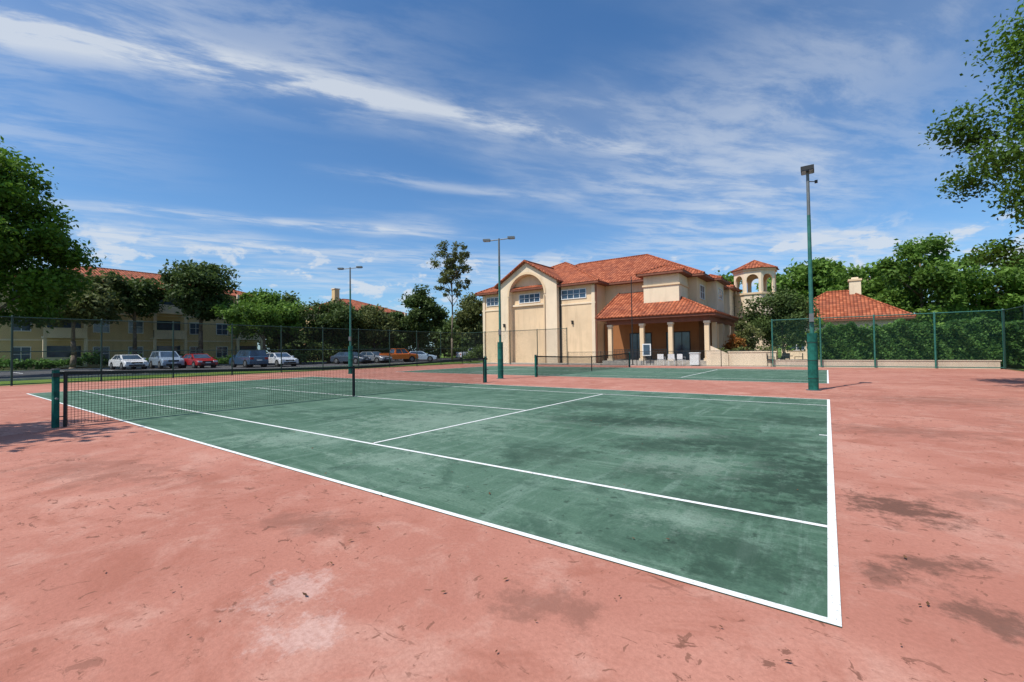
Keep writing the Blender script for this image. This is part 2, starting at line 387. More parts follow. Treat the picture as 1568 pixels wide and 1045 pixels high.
b.poly([(xa,yf,-.03),(xa,37.0,-.03),(xa,37.0,gz(xa)),(xa,yf,gz(xa))],CREAM2); b.poly([(xb,yf,-.03),(xb,37.0,-.03),(xb,37.0,gz(xb)),(xb,yf,gz(xb))],CREAM2)
b.poly([(xa,37.01,7.5),(xb,37.01,7.5),(xb,37.01,gz(xb)),(xc,37.01,pk),(xa,37.01,gz(xa))],CREAM)
b.box(xc-r+.01,xc+r-.01,36.8,36.995,6.15,6.35,CREAM2)
b.box(xc-r-.12,xc-r+.0,36.2,36.34,-.03,7.1,CREAM); b.box(xc+r,xc+r+.12,36.2,36.34,-.03,7.1,CREAM)
b.box(-32.7,xa-.01,36.93,36.995,5.9,6.05,CREAM2); b.box(xb+.01,-18.35,36.93,36.995,5.9,6.05,CREAM2)
for x in (-32.6,-18.75): b.box(x,x+.35,36.9,36.995,-.03,7.7,CREAM2)
b.obj('arched_gable',C)
b=MB(); ov=.35
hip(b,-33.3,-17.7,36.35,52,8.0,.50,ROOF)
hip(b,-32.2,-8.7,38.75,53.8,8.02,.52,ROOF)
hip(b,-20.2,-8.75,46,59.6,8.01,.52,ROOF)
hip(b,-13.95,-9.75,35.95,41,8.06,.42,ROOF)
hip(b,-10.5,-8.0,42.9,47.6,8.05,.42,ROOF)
hip(b,-10.5,-8.1,50.4,55.1,8.05,.42,ROOF)
for s in (-1,1):
    xe=xc+s*(3.75+ov); ze=gz(xc+3.75+ov); y0=36.05;y1=44
    P=[(xc,y0,pk+.17),(xe,y0,ze+.17),(xe,y1,ze+.17),(xc,y1,pk+.17)]
    if s<0: P=P[::-1]
    b.poly(P,ROOF); b.poly([(p[0],p[1],p[2]-.15) for p in P][::-1],TRIM)
    b.poly([(xc,y0,pk+.02),(xe,y0,ze+.02),(xe,y0,ze+.17),(xc,y0,pk+.17)],ROOF); b.poly([(xe,y0,ze+.02),(xe,y1,ze+.02),(xe,y1,ze+.17),(xe,y0,ze+.17)],ROOF)
    b.cyl((xc,y0,pk+.17),(xe,y0,ze+.17),.1,.1,6,ROOF)
b.cyl((xc,36.05,pk+.19),(xc,43,pk+.19),.11,.11,6,ROOF)
b.obj('tile_roof',C)
b=MB()
window(b,'Y',-32.0,-30.35,6.55,7.4,37,3,2); window(b,'Y',-27.4,-24.8,6.55,7.4,37,4,2); window(b,'Y',-22.1,-19.4,6.55,7.4,37,4,2)
window(b,'X',40.6,42.2,6.0,7.2,-9.5,2,2,out=1); window(b,'X',44.4,46,6.2,7.2,-8.6,2,2,out=1); window(b,'X',48.3,49.9,6.0,7.2,-9.5,2,2,out=1)
b.obj('windows',C)
b=MB()
for x in (-29.0,-20.9):
    b.box(x-.1,x+.1,36.1 if x<-22.4 else 36.8,36.34 if x<-22.4 else 36.99,4.2,4.28,BLACK); b.box(x-.07,x+.07,36.13 if x<-22.4 else 36.83,36.29 if x<-22.4 else 36.95,3.9,4.2,BLACK)
b.box(-22.33,-22.2,36.86,36.98,0,7.8,BLACK); b.box(-18.32,-18.22,36.9,37.0,0,7.8,TRIM); b.box(-29.98,-29.87,36.86,36.98,0,7.8,TRIM)
b.obj('downspouts_and_lanterns',C)
# porch
b=MB(); z=4.15; s=.486; x0=-16.9;x1=-6.9;y0=33.8
b.poly([(x0,y0,z),(x1,y0,z),(x1-5.7,y0+5.7,z+5.7*s),(x0,y0+5.7,z+5.7*s)],ROOF)
b.poly([(x1,y0,z),(x1,48.5,z),(x1-5.7,48.5,z+5.7*s),(x1-5.7,y0+5.7,z+5.7*s)],ROOF)
b.poly([(x0,y0,z),(x0,y0+5.7,z+5.7*s),(x0,y0+5.7,z)],CREAM)
b.poly([(x1,48.5,z),(x1-2.6,48.5,z),(x1-2.6,48.5,z+2.6*s)],CREAM)
b.cyl((x1,y0,z),(x1-5.7,y0+5.7,z+5.7*s),.11,.11,6,ROOF); b.cyl((x0,y0,z),(x0,y0+5.7,z+5.7*s),.1,.1,6,ROOF)
b.cyl((x0,y0,z),(x1,y0,z),.07,.07,6,ROOF); b.cyl((x1,y0,z),(x1,48.5,z),.07,.07,6,ROOF)
b.obj('porch_roof',C)
b=MB()
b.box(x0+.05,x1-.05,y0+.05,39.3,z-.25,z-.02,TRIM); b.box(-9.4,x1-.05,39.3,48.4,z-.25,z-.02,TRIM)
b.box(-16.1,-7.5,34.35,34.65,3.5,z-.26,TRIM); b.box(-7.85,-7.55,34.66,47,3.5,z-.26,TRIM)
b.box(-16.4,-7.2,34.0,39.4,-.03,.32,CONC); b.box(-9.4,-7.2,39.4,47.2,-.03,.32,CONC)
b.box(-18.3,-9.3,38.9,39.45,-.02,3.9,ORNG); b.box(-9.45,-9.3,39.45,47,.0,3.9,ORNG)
for x in (-15.8,-12.9,-10.5,-7.7):
    b.box(x-.17,x+.17,34.33,34.67,.32,3.5,CREAM); b.box(x-.24,x+.24,34.26,34.74,.32,.52,CREAM2); b.box(x-.22,x+.22,34.28,34.72,3.32,3.499,CREAM2)
for y in (37.3,40.2,43.2,46.4):
    b.box(-7.87,-7.53,y-.17,y+.17,.32,3.5,CREAM); b.box(-7.94,-7.46,y-.24,y+.24,.32,.52,CREAM2)
b.obj('porch_columns',C)
b=MB()
for (xa_,xb_) in ((-15.5,-13.2),(-12.6,-10.8)):
    b.box(xa_,xb_,34.47,34.52,1.25,1.3,BLACK); b.box(xa_,xb_,34.47,34.52,.42,.46,BLACK)
    n=int((xb_-xa_)/.14)
    for i in range(n): 
        x=xa_+(i+.5)*(xb_-xa_)/n; b.box(x-.012,x+.012,34.48,34.51,.46,1.25,BLACK)
for i in range(3):
    ya_=(34.8,37.6,40.5)[i]; yb_=(37.0,39.9,42.9)[i]
    b.box(-7.72,-7.68,ya_,yb_,1.25,1.3,BLACK); b.box(-7.72,-7.68,ya_,yb_,.42,.46,BLACK)
    n=int((yb_-ya_)/.14)
    for j in range(n):
        y=ya_+(j+.5)*(yb_-ya_)/n; b.box(-7.71,-7.69,y-.012,y+.012,.46,1.25,BLACK)
b.obj('porch_railing',C)
b=MB()
window(b,'Y',-15.6,-13.6,.35,2.8,38.9,3,1,frame=BLACK); window(b,'Y',-12.1,-10.1,.35,2.8,38.9,3,1,frame=BLACK); window(b,'X',41,42.8,.6,2.6,-9.3,2,2,out=1)
b.obj('porch_doors',C)
b=MB()
for i in range(3): b.box(-10.2,-8.2,33.1+i*.3,33.99,-.03,.08+i*.09,CONC)
b.box(-7.4,-7.1,32.6,35.5,-.03,1.15,CREAM2); b.box(-7.1,-5.9,32.6,32.85,-.03,.9,CREAM2)
b.poly([(-7.1,32.59,.9),(-5.9,32.59,.9),(-7.1,32.59,1.5)],CREAM2)
b.box(-5.9,-2.9,32.7,32.95,-.03,.98,CREAM2); b.box(-5.95,-2.85,32.66,32.99,.98,1.06,CREAM2)
b.obj('steps_and_terrace_wall',C)
b=MB(); b.box(-12.6,-11.9,33.6,33.66,.75,1.75,WHITE); b.box(-12.52,-11.98,33.585,33.599,.83,1.67,GLASS); b.box(-12.55,-12.5,33.61,33.65,0,.75,BLACK); b.box(-12.0,-11.95,33.61,33.65,0,.75,BLACK); b.obj('notice_board')
b=MB(); b.cyl((-13.2,32.9,0),(-13.2,32.9,7.3),.05,.035,8,BLACK); b.cyl((-13.2,32.9,0),(-13.2,32.9,.05),.14,.14,10,BLACK); b.cyl((-13.2,32.9,7.3),(-13.2,32.9,7.42),.05,.02,8,BLACK); b.obj('antenna_pole')
b=MB(); b.box(-8.5,-7.85,32.2,32.75,.06,.92,WHITE); b.box(-8.54,-7.81,32.16,32.79,.92,1.0,WHITE); b.cyl((-8.4,32.7,.08),(-8.4,32.85,.08),.08,.08,10,BLACK); b.cyl((-7.95,32.7,.08),(-7.95,32.85,.08),.08,.08,10,BLACK); b.obj('white_storage_bin',bevel=.02)
def chair(x,y,rot,mat):
    e=empty('patio_chair',(x,y,0),rot); b=MB()
    b.box(-.24,.24,-.24,.24,.42,.45,mat); b.box(-.24,.24,.22,.25,.5,.9,mat)
    for sx in (-.22,.22):
        for sy in (-.22,.22): b.cyl((sx,sy,0),(sx,sy,.66 if sy<0 else .9),.015,.015,6,mat)
        b.box(sx-.02,sx+.02,-.24,.24,.64,.67,mat)
    b.obj('frame',e)
for x,y,r in ((-9.9,32.4,3.3),(-9.2,32.5,2.9),(-10.7,32.5,3.1)): chair(x,y,r,WHITE)
for x,y,r in ((-2.7,32.5,1.5),(-1.1,32.6,-1.5),(-1.9,33.4,0)): chair(x-.5,y+.3,r,BLACK)
b=MB(); b.cyl((-2.4,32.7,.70),(-2.4,32.7,.73),.5,.5,20,BLACK); b.cyl((-2.4,32.7,0),(-2.4,32.7,.7),.03,.03,8,BLACK); b.cyl((-2.4,32.7,0),(-2.4,32.7,.03),.25,.25,12,BLACK); b.obj('patio_table')

# ------------------------------------------------------------------ bell tower
T=empty('bell_tower',(-6.6,54.6,0)); b=MB(); R=2.2; n=8
ang=[math.pi/8+2*math.pi*i/n for i in range(n)]
P=lambda i,r: (r*math.cos(ang[i%n]),r*math.sin(ang[i%n]))
for i in range(n):
    a=Vector((*P(i,R),0));c=Vector((*P(i+1,R),0)); ai=a*.82; ci=c*.82
    b.poly([a,c,c+Vector((0,0,7.4)),a+Vector((0,0,7.4))],CREAM2)
    w=(c-a).length; ux=(c-a)/w; mid=(a+c)/2; rr=w*.35; zs_=8.9
    def pt(u,z,inn): 
        q=mid+ux*u; 
        if inn: q=q-mid.normalized()*.16
        return (q.x,q.y,z)
    for inn in (0,1):
        for (u0,u1) in ((-w/2,-rr),(rr,w/2)): b.poly([pt(u0,7.4,inn),pt(u1,7.4,inn),pt(u1,9.9,inn),pt(u0,9.9,inn)],CREAM2)
        K=8
        for j in range(K):
            t0=math.pi*j/K;t1=math.pi*(j+1)/K
            q0=(-rr*math.cos(t0),zs_+rr*math.sin(t0));q1=(-rr*math.cos(t1),zs_+rr*math.sin(t1))
            b.poly([pt(q0[0],q0[1],inn),pt(q1[0],q1[1],inn),pt(q1[0],9.9,inn),pt(q0[0],9.9,inn)],CREAM2)
            if inn==0: b.poly([pt(q0[0],q0[1],0),pt(q0[0],q0[1],1),pt(q1[0],q1[1],1),pt(q1[0],q1[1],0)],CREAM2)
    for u in (-rr,rr): b.poly([pt(u,7.4,0),pt(u,7.4,1),pt(u,zs_,1),pt(u,zs_,0)],CREAM2)
    for z0,z1,k in ((9.9,10.12,1.07),(7.25,7.45,1.06)):
        A=a*k;Cc=c*k
        b.poly([(A.x,A.y,z0),(Cc.x,Cc.y,z0),(Cc.x,Cc.y,z1),(A.x,A.y,z1)],CREAM)
        b.poly([(A.x,A.y,z1),(Cc.x,Cc.y,z1),(ci.x*.9,ci.y*.9,z1),(ai.x*.9,ai.y*.9,z1)],CREAM); b.poly([(A.x,A.y,z0),(Cc.x,Cc.y,z0),(ci.x,ci.y,z0),(ai.x,ai.y,z0)],CREAM)
b.poly([(*P(i,R*.8),7.42) for i in range(n)],CREAM)
b.obj('octagonal_walls',T)
b=MB()
for i in range(n):
    A=P(i,R*1.16);B_=P(i+1,R*1.16); b.poly([(*A,10.14),(*B_,10.14),(0,0,11.35)],ROOF); b.cyl((*A,10.14),(0,0,11.35),.07,.07,6,ROOF)
b.poly([(*P(i,R*1.16),10.13) for i in range(n)],TRIM)
b.obj('tile_cap',T)

# ------------------------------------------------------------------ houses
def house(name,x0,x1,y0,y1,h,slope,wall,ov=.7):
    e=empty(name); b=MB(); b.box(x0,x1,y0,y1,-.03,h-.1,wall); b.obj('walls',e)
    b=MB(); hip(b,x0-ov,x1+ov,y0-ov,y1+ov,h,slope,ROOF); b.obj('tile_roof',e); return e
H=house('stucco_house',-4.1,6.2,54,62.4,4.1,.68,CREAM2)
b=MB(); b.box(2.1,3.1,57.5,58.5,5,8.4,CREAM2); b.box(2.0,3.2,57.4,58.6,8.4,8.6,CREAM); b.box(2.3,2.9,57.7,58.3,8.6,8.8,CREAM2); b.obj('chimney',H)
b=MB()
for x in (-3.4,-.6,2.2): window(b,'Y',x,x+1.4,1,2.5,54,2,2)
b.obj('windows',H)
house('stucco_house',19,32,80,95,5.6,.5,CREAM2)
def apartment(x0,x1,y0,y1,h,bays,side='X',slope=.36):
    e=house('apartment_building',x0,x1,y0,y1,h,slope,YELLOW,.9)
    b=MB(); n=bays; st=h/3
    for k in range(3):
        zz=k*st+.9
        for i in range(n):
            y=y0+(y1-y0)*(i+.5)/n
            if i%3==1:
                b.box(x1+.01,x1+1.4,y-1.7,y+1.7,k*st-.02+.15,k*st+.3,CREAM2); 
                b.box(x1+1.3,x1+1.38,y-1.68,y+1.68,k*st+.3,k*st+1.25,CREAM2)
                b.box(x1+.005,x1+.03,y-1.4,y+1.4,k*st+.32,k*st+2.5,GLASS)
                b.box(x1+1.1,x1+1.4,y-1.72,y-1.45,k*st+1.26,k*st+st+.1,CREAM2); b.box(x1+1.1,x1+1.4,y+1.45,y+1.72,k*st+1.26,k*st+st+.1,CREAM2)
            else: window(b,'X',y-.65,y+.65,zz,zz+1.45,x1,2,2,out=1)
    b.box(x1+.002,x1+.09,y0,y1,st-.15,st+.02,CREAM2); b.box(x1+.002,x1+.09,y0,y1,2*st-.15,2*st+.02,CREAM2)
    b.obj('windows_and_balconies',e)
    return e
apartment(-84,-68.5,3,28,9.6,8)
A2=apartment(-86,-72,42,58,9.3,5)
b=MB(); b.box(-76.5,-75.5,45,46,9,13.4,YELLOW); b.box(-76.6,-75.4,44.9,46.1,13.4,13.6,CREAM2); b.obj('chimney',A2)
apartment(-98,-84,-38,-8,8,7)

# ------------------------------------------------------------------ trees
rng=np.random.default_rng(3)
def leaf_mesh(name,C,S,mat,parent,shade,up=.35,asp=.55):
    n=len(C)
    nrm=rng.normal(size=(n,3)); nrm[:,2]+=up*2; nrm/=np.linalg.norm(nrm,axis=1)[:,None]
    r=rng.normal(size=(n,3)); u=np.cross(nrm,r); u/=np.linalg.norm(u,axis=1)[:,None]+1e-9; w=np.cross(nrm,u)
    s=S[:,None]; V=np.empty((n,4,3))
    V[:,0]=C-u*s; V[:,1]=C-w*s*asp+nrm*s*.12; V[:,2]=C+u*s; V[:,3]=C+w*s*asp+nrm*s*.12
    me=D.meshes.new(name); me.vertices.add(4*n); me.vertices.foreach_set('co',V.reshape(-1))
    me.loops.add(4*n); me.loops.foreach_set('vertex_index',np.arange(4*n,dtype=np.int32))
    me.polygons.add(n); me.polygons.foreach_set('loop_start',np.arange(0,4*n,4,dtype=np.int32))
    try: me.polygons.foreach_set('loop_total',np.full(n,4,dtype=np.int32))
    except Exception: pass
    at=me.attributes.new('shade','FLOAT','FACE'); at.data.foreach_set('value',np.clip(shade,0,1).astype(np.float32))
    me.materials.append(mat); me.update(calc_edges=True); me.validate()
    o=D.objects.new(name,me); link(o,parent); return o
def crown(cx,cy,z0,z1,R,ncl,nl,ls,cr,flat=.75,bias=.45,taper=0.0):
    zc=(z0+z1)/2; hz=(z1-z0)/2
    d=rng.normal(size=(ncl,3)); d/=np.linalg.norm(d,axis=1)[:,None]; rad=rng.random(ncl)**bias
    k=1-taper*d[:,2]*rad
    cc=np.c_[cx+d[:,0]*rad*(R-cr*.7)*k,cy+d[:,1]*rad*(R-cr*.7)*k,zc+d[:,2]*rad*(hz-cr*.6)]
    rc=cr*(.6+.7*rng.random(ncl))
    idx=rng.integers(0,ncl,nl); e=rng.normal(size=(nl,3)); e/=np.linalg.norm(e,axis=1)[:,None]
    rr=(rng.random(nl)**.45)*rc[idx]*(1+.18*rng.normal(size=nl))
    L=cc[idx]+e*rr[:,None]*np.array([1,1,flat])
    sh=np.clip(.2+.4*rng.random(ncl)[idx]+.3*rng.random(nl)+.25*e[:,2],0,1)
    return L,ls*(.6+.8*rng.random(nl)),sh,cc
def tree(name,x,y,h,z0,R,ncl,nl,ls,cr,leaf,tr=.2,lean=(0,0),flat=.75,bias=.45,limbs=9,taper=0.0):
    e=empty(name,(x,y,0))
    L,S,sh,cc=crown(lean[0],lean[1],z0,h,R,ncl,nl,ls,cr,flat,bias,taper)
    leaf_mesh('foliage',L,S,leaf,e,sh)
    b=MB(); fork=Vector((lean[0]*.3+.1,lean[1]*.3,max(z0*.8,1.2))); mid=Vector((.08*random.uniform(-1,1)*3,.1,fork.z*.5))
    b.cyl((0,0,-.1),(0,0,.25),tr*1.5,tr*1.1,10,BARK); b.cyl((0,0,.25),mid,tr*1.1,tr*.9,10,BARK); b.cyl(mid,fork,tr*.9,tr*.75,10,BARK)
    topc=Vector((lean[0],lean[1],z0+(h-z0)*.75)); b.cyl(fork,topc,tr*.7,tr*.15,8,BARK)
    for i in rng.choice(len(cc),min(limbs,len(cc)),replace=False):
        q=Vector(cc[i]); f2=fork.lerp(topc,max(0,min(.9,(q.z-fork.z)/(topc.z-fork.z+.01)-.25)))
        m=f2.lerp(q,.5)+Vector((random.uniform(-.3,.3),random.uniform(-.3,.3),.04*R)); 
        b.cyl(f2,m,tr*.4,tr*.22,7,BARK); b.cyl(m,q,tr*.22,tr*.06,6,BARK)
    b.obj('trunk_and_limbs',e,smooth=True)
    return e
tree('oak_tree',-46.2,.5,16.3,2.4,5.6,130,52000,.15,1.35,LEAF_OAK,.30,bias=.42,taper=.16)
tree('oak_tree',-62,7.4,10.8,3.6,4.4,44,11000,.22,1.3,LEAF_OL,.24)
tree('oak_tree',-63.5,12.6,11.4,5.4,4.0,40,9000,.2,1.1,LEAF_DK,.22)
tree('oak_tree',-60.5,18.0,12.8,5.2,4.8,56,14000,.2,1.2,LEAF_DK,.28)
tree('oak_tree',-54.8,22.6,9.4,2.6,5.4,56,16000,.18,1.25,LEAF_BR,.25)
tree('oak_tree',-60,27,10,2.4,4.6,40,9000,.22,1.3,LEAF_DK,.25)
tree('oak_tree',-53,29.9,8.9,2.0,4.8,46,12000,.2,1.2,LEAF_DK,.22)
tree('oak_tree',-52.8,36.8,8.6,1.6,4.6,42,11000,.2,1.2,LEAF_OL,.2)
tree('oak_tree',-50,42.5,11.6,2.0,4.8,50,13000,.21,1.25,LEAF_DK,.22)
tree('oak_tree',-44.2,49,10.6,1.5,4.0,38,9000,.22,1.2,LEAF_OL,.2)
tree('slash_pine',-38.2,37.6,15.8,7.4,2.8,80,6400,.13,.52,LEAF_OL,.13,bias=.5,limbs=26)
tree('shade_tree',-3.4,44.5,6.8,1.0,3.4,40,14000,.13,1.0,LEAF_DK,.15)
tree('flowering_shrub',-5.7,40.3,4.0,.6,1.5,22,2800,.12,.6,LEAF_OL,.06)
tree('flowering_shrub',-6.3,38.6,2.9,.4,1.0,14,1500,.10,.5,LEAF_FL,.05)
tree('shade_tree',-1.5,88,17.2,4,8.5,64,13000,.36,2.1,LEAF_BR,.4)
tree('shade_tree',5.0,74,13.4,3,5.8,46,10000,.28,1.5,LEAF_BR,.35)
tree('shade_tree',8.8,65,14.2,1.5,5.8,70,18000,.22,1.25,LEAF_BR,.35)
tree('shade_tree',14.4,67,12.2,1.5,5.4,56,14000,.22,1.25,LEAF_BR,.35)
tree('shade_tree',19.0,66,10.6,1.5,4.4,40,10000,.22,1.2,LEAF_BR,.35)
tree('shade_tree',-14,72,13.5,4,5,30,6000,.3,1.6,LEAF_BR,.35)
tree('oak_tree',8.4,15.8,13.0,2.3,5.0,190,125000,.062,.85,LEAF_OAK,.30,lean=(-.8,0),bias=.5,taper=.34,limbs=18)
tree('oak_tree',-12.8,-6.3,7.4,3.0,2.8,22,5000,.13,.9,LEAF_OAK,.2)
def mass(name,segs,leaf,ls,n_each,cr):
    e=empty(name); A=[];B=[];Cc=[]
    for (x,y,h,R) in segs:
        L,S,sh,cc=crown(x,y,0,h,R,14,n_each,ls,cr); A.append(L);B.append(S);Cc.append(sh)
    leaf_mesh('foliage',np.concatenate(A),np.concatenate(B),leaf,e,np.concatenate(Cc)); return e
segs=[]
for i in range(34):
    t=i/33; px=-100+t*62; py=10+t*78; segs.append((px+random.uniform(-3,3),py+random.uniform(-3,3),random.uniform(6,10.0),random.uniform(4,6)))
mass('distant_trees',segs,LEAF_DK,.42,1600,2.0)
mass('distant_trees',[(x,95+random.uniform(-5,5),random.uniform(7,10),6) for x in range(8,80,7)]+[(x,112,11,7) for x in range(-60,10,8)],LEAF_BR,.5,1400,2.2)
mass('shrubs',[(-64.5+random.uniform(-.6,.6),y,random.uniform(1.0,2.2),1.4) for y in np.arange(-6,30,1.7)],LEAF_HG,.14,700,.5)
mass('shrubs',[(-51+random.uniform(-.4,.4),y,random.uniform(1.4,3.0),1.8) for y in np.arange(25,62,2.0)],LEAF_DK,.16,800,.7)
mass('shrubs',[(-34.5+random.uniform(-.4,.4),y,random.uniform(1.2,2.6),1.1) for y in np.arange(36,52,2.0)],LEAF_DK,.14,800,.5)
mass('shrubs',[(x,35.2+random.uniform(-.4,.4),random.uniform(1.0,1.7),.9) for x in np.arange(-6.6,-3,1.0)],LEAF_OL,.1,800,.4)
mass('shrubs',[(x,50.5+random.uniform(-.6,.6),random.uniform(3.4,5.0),1.5) for x in np.arange(-2.5,9,1.7)],LEAF_BR,.14,1300,.7)
def hedge(name,x0,x1,y0,y1,z0,z1,n,ls,leaf):
    e=empty(name); P=rng.random((n,3)); 
    side=rng.integers(0,4,n)
    P[side==0,1]=rng.random((side==0).sum())**2*.3; P[side==1,2]=1-rng.random((side==1).sum())**2*.25
    X=np.c_[x0+P[:,0]*(x1-x0),y0+P[:,1]*(y1-y0),z0+P[:,2]*(z1-z0)]
    X[:,2]+=(.16*np.sin(X[:,0]*2.1)+.12*np.sin(X[:,0]*5.3+1)+.08*np.sin(X[:,0]*11))*P[:,2]; X[:,1]+=.22*np.sin(X[:,0]*3.1+X[:,2]*2)+.1*np.sin(X[:,0]*9+X[:,2]*6)
    leaf_mesh('foliage',X,ls*(.6+.8*rng.random(n)),leaf,e,np.clip(.2+.6*rng.random(n)+.3*np.sin(X[:,0]*4)*np.sin(X[:,2]*5),0,1),up=.15)
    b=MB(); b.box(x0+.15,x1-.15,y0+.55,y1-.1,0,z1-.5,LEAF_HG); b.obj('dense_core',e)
hedge('hedge',-.6,9.5,32.15,34,.25,2.6,30000,.085,LEAF_HG)
hedge('hedge',8.4,10,6,32,.1,2.2,18000,.09,LEAF_HG)

# ------------------------------------------------------------------ vehicles
def carpaint(name,col):
    m,nt,bs=newmat(name); v=texco(nt)
    c=mix(nt,smooth(nt,noise(nt,v,2,3),.3,.7,0,.2),col,tuple(x*.8 for x in col)); nt.links.new(c,bs.inputs['Base Color'])
    bs.inputs['Roughness'].default_value=.28; bs.inputs['Coat Weight'].default_value=.7; return m
HEADL=simple('headlamp',(.7,.72,.75),.15,.8); TAIL=simple('tail_lamp',(.35,.01,.01),.3,.6); TYRE=simple('tyre',(.02,.02,.02),.85,.2)
def car(name,x,y,rot,paint,kind='sedan'):
    e=empty(name,(x,y,0),rot); W=.91
    if kind=='suv': prof=[(-2.3,.32),(-2.34,.62),(-2.3,1.05),(-2.2,1.12),(1.0,1.1),(1.9,1.02),(2.22,.9),(2.32,.62),(2.28,.32)]; gb=(-2.2,1.15,1.12);gt=(-1.95,.35,1.72)
    elif kind=='truck': prof=[(-2.7,.45),(-2.72,.7),(-2.68,1.08),(-2.6,1.12),(1.3,1.12),(2.3,1.05),(2.55,.95),(2.62,.6),(2.55,.45)]; gb=(-.75,1.45,1.12);gt=(-.55,.75,1.78)
    else: prof=[(-2.25,.3),(-2.3,.55),(-2.26,.88),(-2.1,.98),(-1.5,1.0),(1.0,.96),(1.85,.84),(2.18,.7),(2.27,.5),(2.22,.3)]; gb=(-1.95,1.15,.97);gt=(-1.15,.25,1.42)
    b=MB(); 
    secs=[(-W,.93,.0),(-W*.93,1.0,.0),(W*.93,1.0,.0),(W,.93,.0)]
    n=len(prof); base=len(b.v)
    for (yy,sc,_) in secs:
        for (px,pz) in prof: b.v.append((px*(1 if sc==1 else .975),yy,.3+(pz-.3)*(1 if sc==1 else .93)))
    k=b.mi(paint)
    for s_ in range(3):
        for i in range(n):
            j=(i+1)%n; b.f.append((base+s_*n+i,base+s_*n+j,base+(s_+1)*n+j,base+(s_+1)*n+i)); b.m.append(k)
    b.f.append(tuple(base+i for i in range(n))[::-1]); b.m.append(k); b.f.append(tuple(base+3*n+i for i in range(n))); b.m.append(k)
    if kind=='truck':
        b.box(-2.6,-.8,-W*.85,W*.85,1.121,1.125,TYRE)
        for s_ in (-1,1): b.box(-2.65,-.8,s_*W*.9-.05,s_*W*.9+.05,1.12,1.22,paint)
    b.obj('body',e,bevel=.05,smooth=False)
    b=MB(); x0,x1,zb=gb; u0,u1,zt=gt; wb=W*.93; wt=W*.74; zb-=.03
    q=[(x0,-wb,zb),(x1,-wb,zb),(x1,wb,zb),(x0,wb,zb),(u0,-wt,zt),(u1,-wt,zt),(u1,wt,zt),(u0,wt,zt)]
    for f in [(4,5,6,7),(0,1,5,4),(1,2,6,5),(2,3,7,6),(3,0,4,7)]: b.poly([q[i] for i in f],paint)
    b.obj('cabin',e,bevel=.04)
    b=MB()
    def pane(a,bq,c,d,f0=.06,f1=.94,g0=.08,g1=.9):
        a,bq,c,d=map(Vector,(a,bq,c,d)); nn=(bq-a).cross(d-a).normalized()*.012
        P=lambda s,t:(a.lerp(bq,s)).lerp(d.lerp(c,s),t)+nn
        b.poly([P(f0,g0),P(f1,g0),P(f1,g1),P(f0,g1)],GLASS)
    pane(q[1],q[2],q[6],q[5]); pane(q[3],q[0],q[4],q[7])
    pane(q[0],q[1],q[5],q[4],.10,.50); pane(q[0],q[1],q[5],q[4],.54,.92); pane(q[2],q[3],q[7],q[6],.08,.46); pane(q[2],q[3],q[7],q[6],.50,.90)
    b.obj('windows',e)
    b=MB(); fx=prof[-2][0]; rx=prof[1][0]; xs=(-1.38,1.38) if kind!='truck' else (-1.6,1.65); rw=.34 if kind=='sedan' else .38
    for wx in xs:
        for s_ in (-1,1):
            b.cyl((wx,s_*(W-.22),rw),(wx,s_*(W+.012),rw),rw+.06,rw+.06,20,BLACK); b.cyl((wx,s_*(W-.2),rw),(wx,s_*(W+.03),rw),rw,rw,20,TYRE); b.cyl((wx,s_*(W+.03),rw),(wx,s_*(W+.045),rw),rw*.62,rw*.55,12,GREYM)
    zf=prof[-2][1]+.1
    for s_ in (-1,1):
        b.box(fx-.25,fx-.0,s_*.66-.17,s_*.66+.17,zf,zf+.15,HEADL); b.box(rx-.0,rx+.2,s_*.68-.16,s_*.68+.16,zf+.08,zf+.27,TAIL)
        b.box(x1-.25,x1-.1,s_*(W+.02)-.09,s_*(W+.02)+.09,zb+.02,zb+.16,paint)
    b.box(fx-.1,fx+.02,-.42,.42,zf-.02,zf+.12,BLACK); b.box(fx-.1,fx+.015,-.6,.6,.34,.48,BLACK); b.box(rx-.02,rx+.1,-.25,.25,zf-.05,zf+.07,WHITE); b.box(fx-.05,fx+.03,-.22,.22,.5,.6,WHITE)
    b.obj('wheels_and_lamps',e)
    return e
P_=carpaint
car('parked_car',-55.3,10.2,.05,P_('white_car_paint',(.8,.8,.8)))
car('parked_car',-54.2,12.9,-.03,P_('silver_blue_car_paint',(.30,.38,.47)),'suv')
car('parked_car',-51.6,14.8,.02,P_('red_car_paint',(.38,.02,.02)))
car('parked_suv',-47.6,17.8,math.pi,P_('navy_car_paint',(.035,.08,.14)),'suv')
car('parked_car',-46.3,20.2,.0,P_('pale_grey_car_paint',(.65,.67,.7)))
car('parked_car',-46.2,28.6,.3,P_('dark_car_paint',(.05,.07,.1)))
car('parked_car',-46.0,31.6,.2,P_('grey_car_paint',(.2,.22,.24)))
car('pickup_truck',-45.2,34.7,1.3,P_('orange_truck_paint',(.8,.17,.015)),'truck')
car('parked_car',-45.0,38.4,.8,P_('blue_white_car_paint',(.4,.5,.6)))
car('pickup_truck',-44.0,48.6,1.2,P_('white_truck_paint',(.7,.7,.7)),'truck')

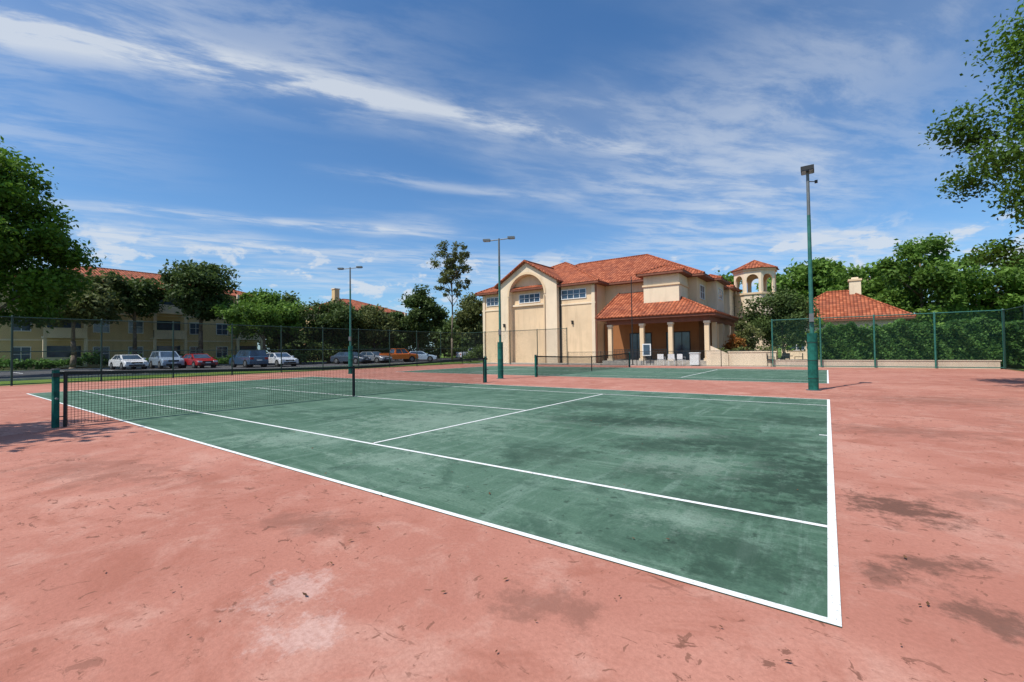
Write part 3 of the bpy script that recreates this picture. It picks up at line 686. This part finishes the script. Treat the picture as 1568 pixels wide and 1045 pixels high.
# ------------------------------------------------------------------ sky, sun
az=math.atan2(-.33,-.94); el=math.radians(57)
w=D.worlds.new('World'); scene.world=w; w.use_nodes=True; nt=w.node_tree
w.cycles.sampling_method='MANUAL'; w.cycles.sample_map_resolution=256
bg=nt.nodes['Background']; sky=node(nt,'ShaderNodeTexSky',sky_type='NISHITA'); sky.sun_disc=False; sky.sun_elevation=el; sky.sun_rotation=az%(2*math.pi)
sky.air_density=1.0;sky.dust_density=.6;sky.ozone_density=2.0
g=texco(nt,'Generated'); s=node(nt,'ShaderNodeSeparateXYZ'); nt.links.new(g,s.inputs[0]); X,Y,Z=s.outputs
zc=M(nt,'MAXIMUM',Z,.03)
a_=M(nt,'DIVIDE',M(nt,'ADD',M(nt,'MULTIPLY',X,.563),M(nt,'MULTIPLY',Y,.827)),zc)
b_=M(nt,'DIVIDE',M(nt,'ADD',M(nt,'MULTIPLY',X,-.827),M(nt,'MULTIPLY',Y,.563)),zc)
def comb(x,y,z=0.0):
    n=node(nt,'ShaderNodeCombineXYZ'); setin(nt,n.inputs[0],x);setin(nt,n.inputs[1],y);setin(nt,n.inputs[2],z); return n.outputs[0]
warp=M(nt,'MULTIPLY',M(nt,'SUBTRACT',noise(nt,comb(a_,b_),.7,2,.5),.5),.30)
bw=M(nt,'ADD',b_,warp)
streak=noise(nt,comb(M(nt,'MULTIPLY',a_,1.0),M(nt,'MULTIPLY',bw,2.6)),1.7,8,.64,.2)
soft=noise(nt,comb(M(nt,'MULTIPLY',a_,.45),M(nt,'MULTIPLY',bw,.9),3.7),1.0,5,.5,.1)
def band(b0,wd,a0,a1,amp,sl=0.0):
    d=M(nt,'DIVIDE',M(nt,'SUBTRACT',M(nt,'ADD',bw,M(nt,'MULTIPLY',a_,sl)),b0),wd)
    gss=M(nt,'EXPONENT',M(nt,'MULTIPLY',M(nt,'MULTIPLY',d,d),-1))
    r=M(nt,'MULTIPLY',smooth(nt,a_,a0-.4,a0+.4),smooth(nt,a_,a1-.5,a1+.5,1,0))
    return M(nt,'MULTIPLY',M(nt,'MULTIPLY',gss,r),amp)
tex=smooth(nt,streak,.37,.62,.12,1)
bands=band(1.74,.12,-3.0,-.1,1.0)
for args in [(1.80,.09,-.3,1.3,.85),(1.6,.4,-3,.2,.4),(2.6,.08,0,1.2,.5),(3.72,.13,-1.8,.7,.7),(4.6,.35,-2,2.5,.55),(6.2,.6,-4,4,.45),(2.5,.5,-4,-1.0,.4),(1.2,.35,1.2,3.5,.3),(3.4,.9,2.2,8,.5),(2.2,.6,1.3,3.4,.35)]:
    bands=M(nt,'ADD',bands,band(*args))
dens=M(nt,'MULTIPLY',bands,tex)
dens=M(nt,'ADD',dens,M(nt,'MULTIPLY',smooth(nt,soft,.43,.72),M(nt,'ADD',M(nt,'MULTIPLY',tex,.4),.18)),clamp=True)
cum=noise(nt,mapping(nt,g,scale=(1,1,2.2),loc=(.3,.1,0)),9.0,6,.6,.2)
cg=M(nt,'MULTIPLY',smooth(nt,Z,.06,.12),smooth(nt,Z,.17,.24,1,0))
dens=M(nt,'ADD',M(nt,'MULTIPLY',dens,smooth(nt,Z,.0,.05)),M(nt,'MULTIPLY',M(nt,'MULTIPLY',smooth(nt,cum,.53,.60),cg),.8),clamp=True)
col=mix(nt,1.0,sky.outputs[0],(.58,.95,1.24),'MULTIPLY')
haze=M(nt,'MULTIPLY',M(nt,'EXPONENT',M(nt,'MULTIPLY',zc,-7)),.42)
col=mix(nt,haze,col,(4.6,5.7,6.8))
col=mix(nt,M(nt,'MULTIPLY',dens,.8),col,(5.9,6.3,6.8))
nt.links.new(col,bg.inputs[0]); bg.inputs[1].default_value=.12
sl=D.lights.new('sun','SUN'); sl.energy=4.8; sl.angle=math.radians(.53); sl.color=(1,.955,.88)
so=D.objects.new('sun',sl); link(so)
dv=Vector((math.sin(az)*math.cos(el),math.cos(az)*math.cos(el),math.sin(el)))
so.rotation_euler=dv.to_track_quat('Z','Y').to_euler(); so.location=(0,0,40)

# ------------------------------------------------------------------ camera
yaw,pit,roll=.62342,.02149,-.01328
F=Vector((-math.sin(yaw)*math.cos(pit),math.cos(yaw)*math.cos(pit),math.sin(pit))); R=Vector((math.cos(yaw),math.sin(yaw),0)); U=R.cross(F)
R2=R*math.cos(roll)+U*math.sin(roll); U2=U*math.cos(roll)-R*math.sin(roll)
cam=D.cameras.new('camera'); co=D.objects.new('camera',cam); link(co)
m=Matrix((( R2.x,U2.x,-F.x,-.0266),(R2.y,U2.y,-F.y,-2.6227),(R2.z,U2.z,-F.z,1.3446),(0,0,0,1))); co.matrix_world=m
cam.sensor_width=36; cam.lens=670.34/1568*36; cam.clip_end=3000; cam.clip_start=.05
scene.camera=co
scene.view_settings.view_transform='Standard'; scene.view_settings.look='None'; scene.view_settings.exposure=0
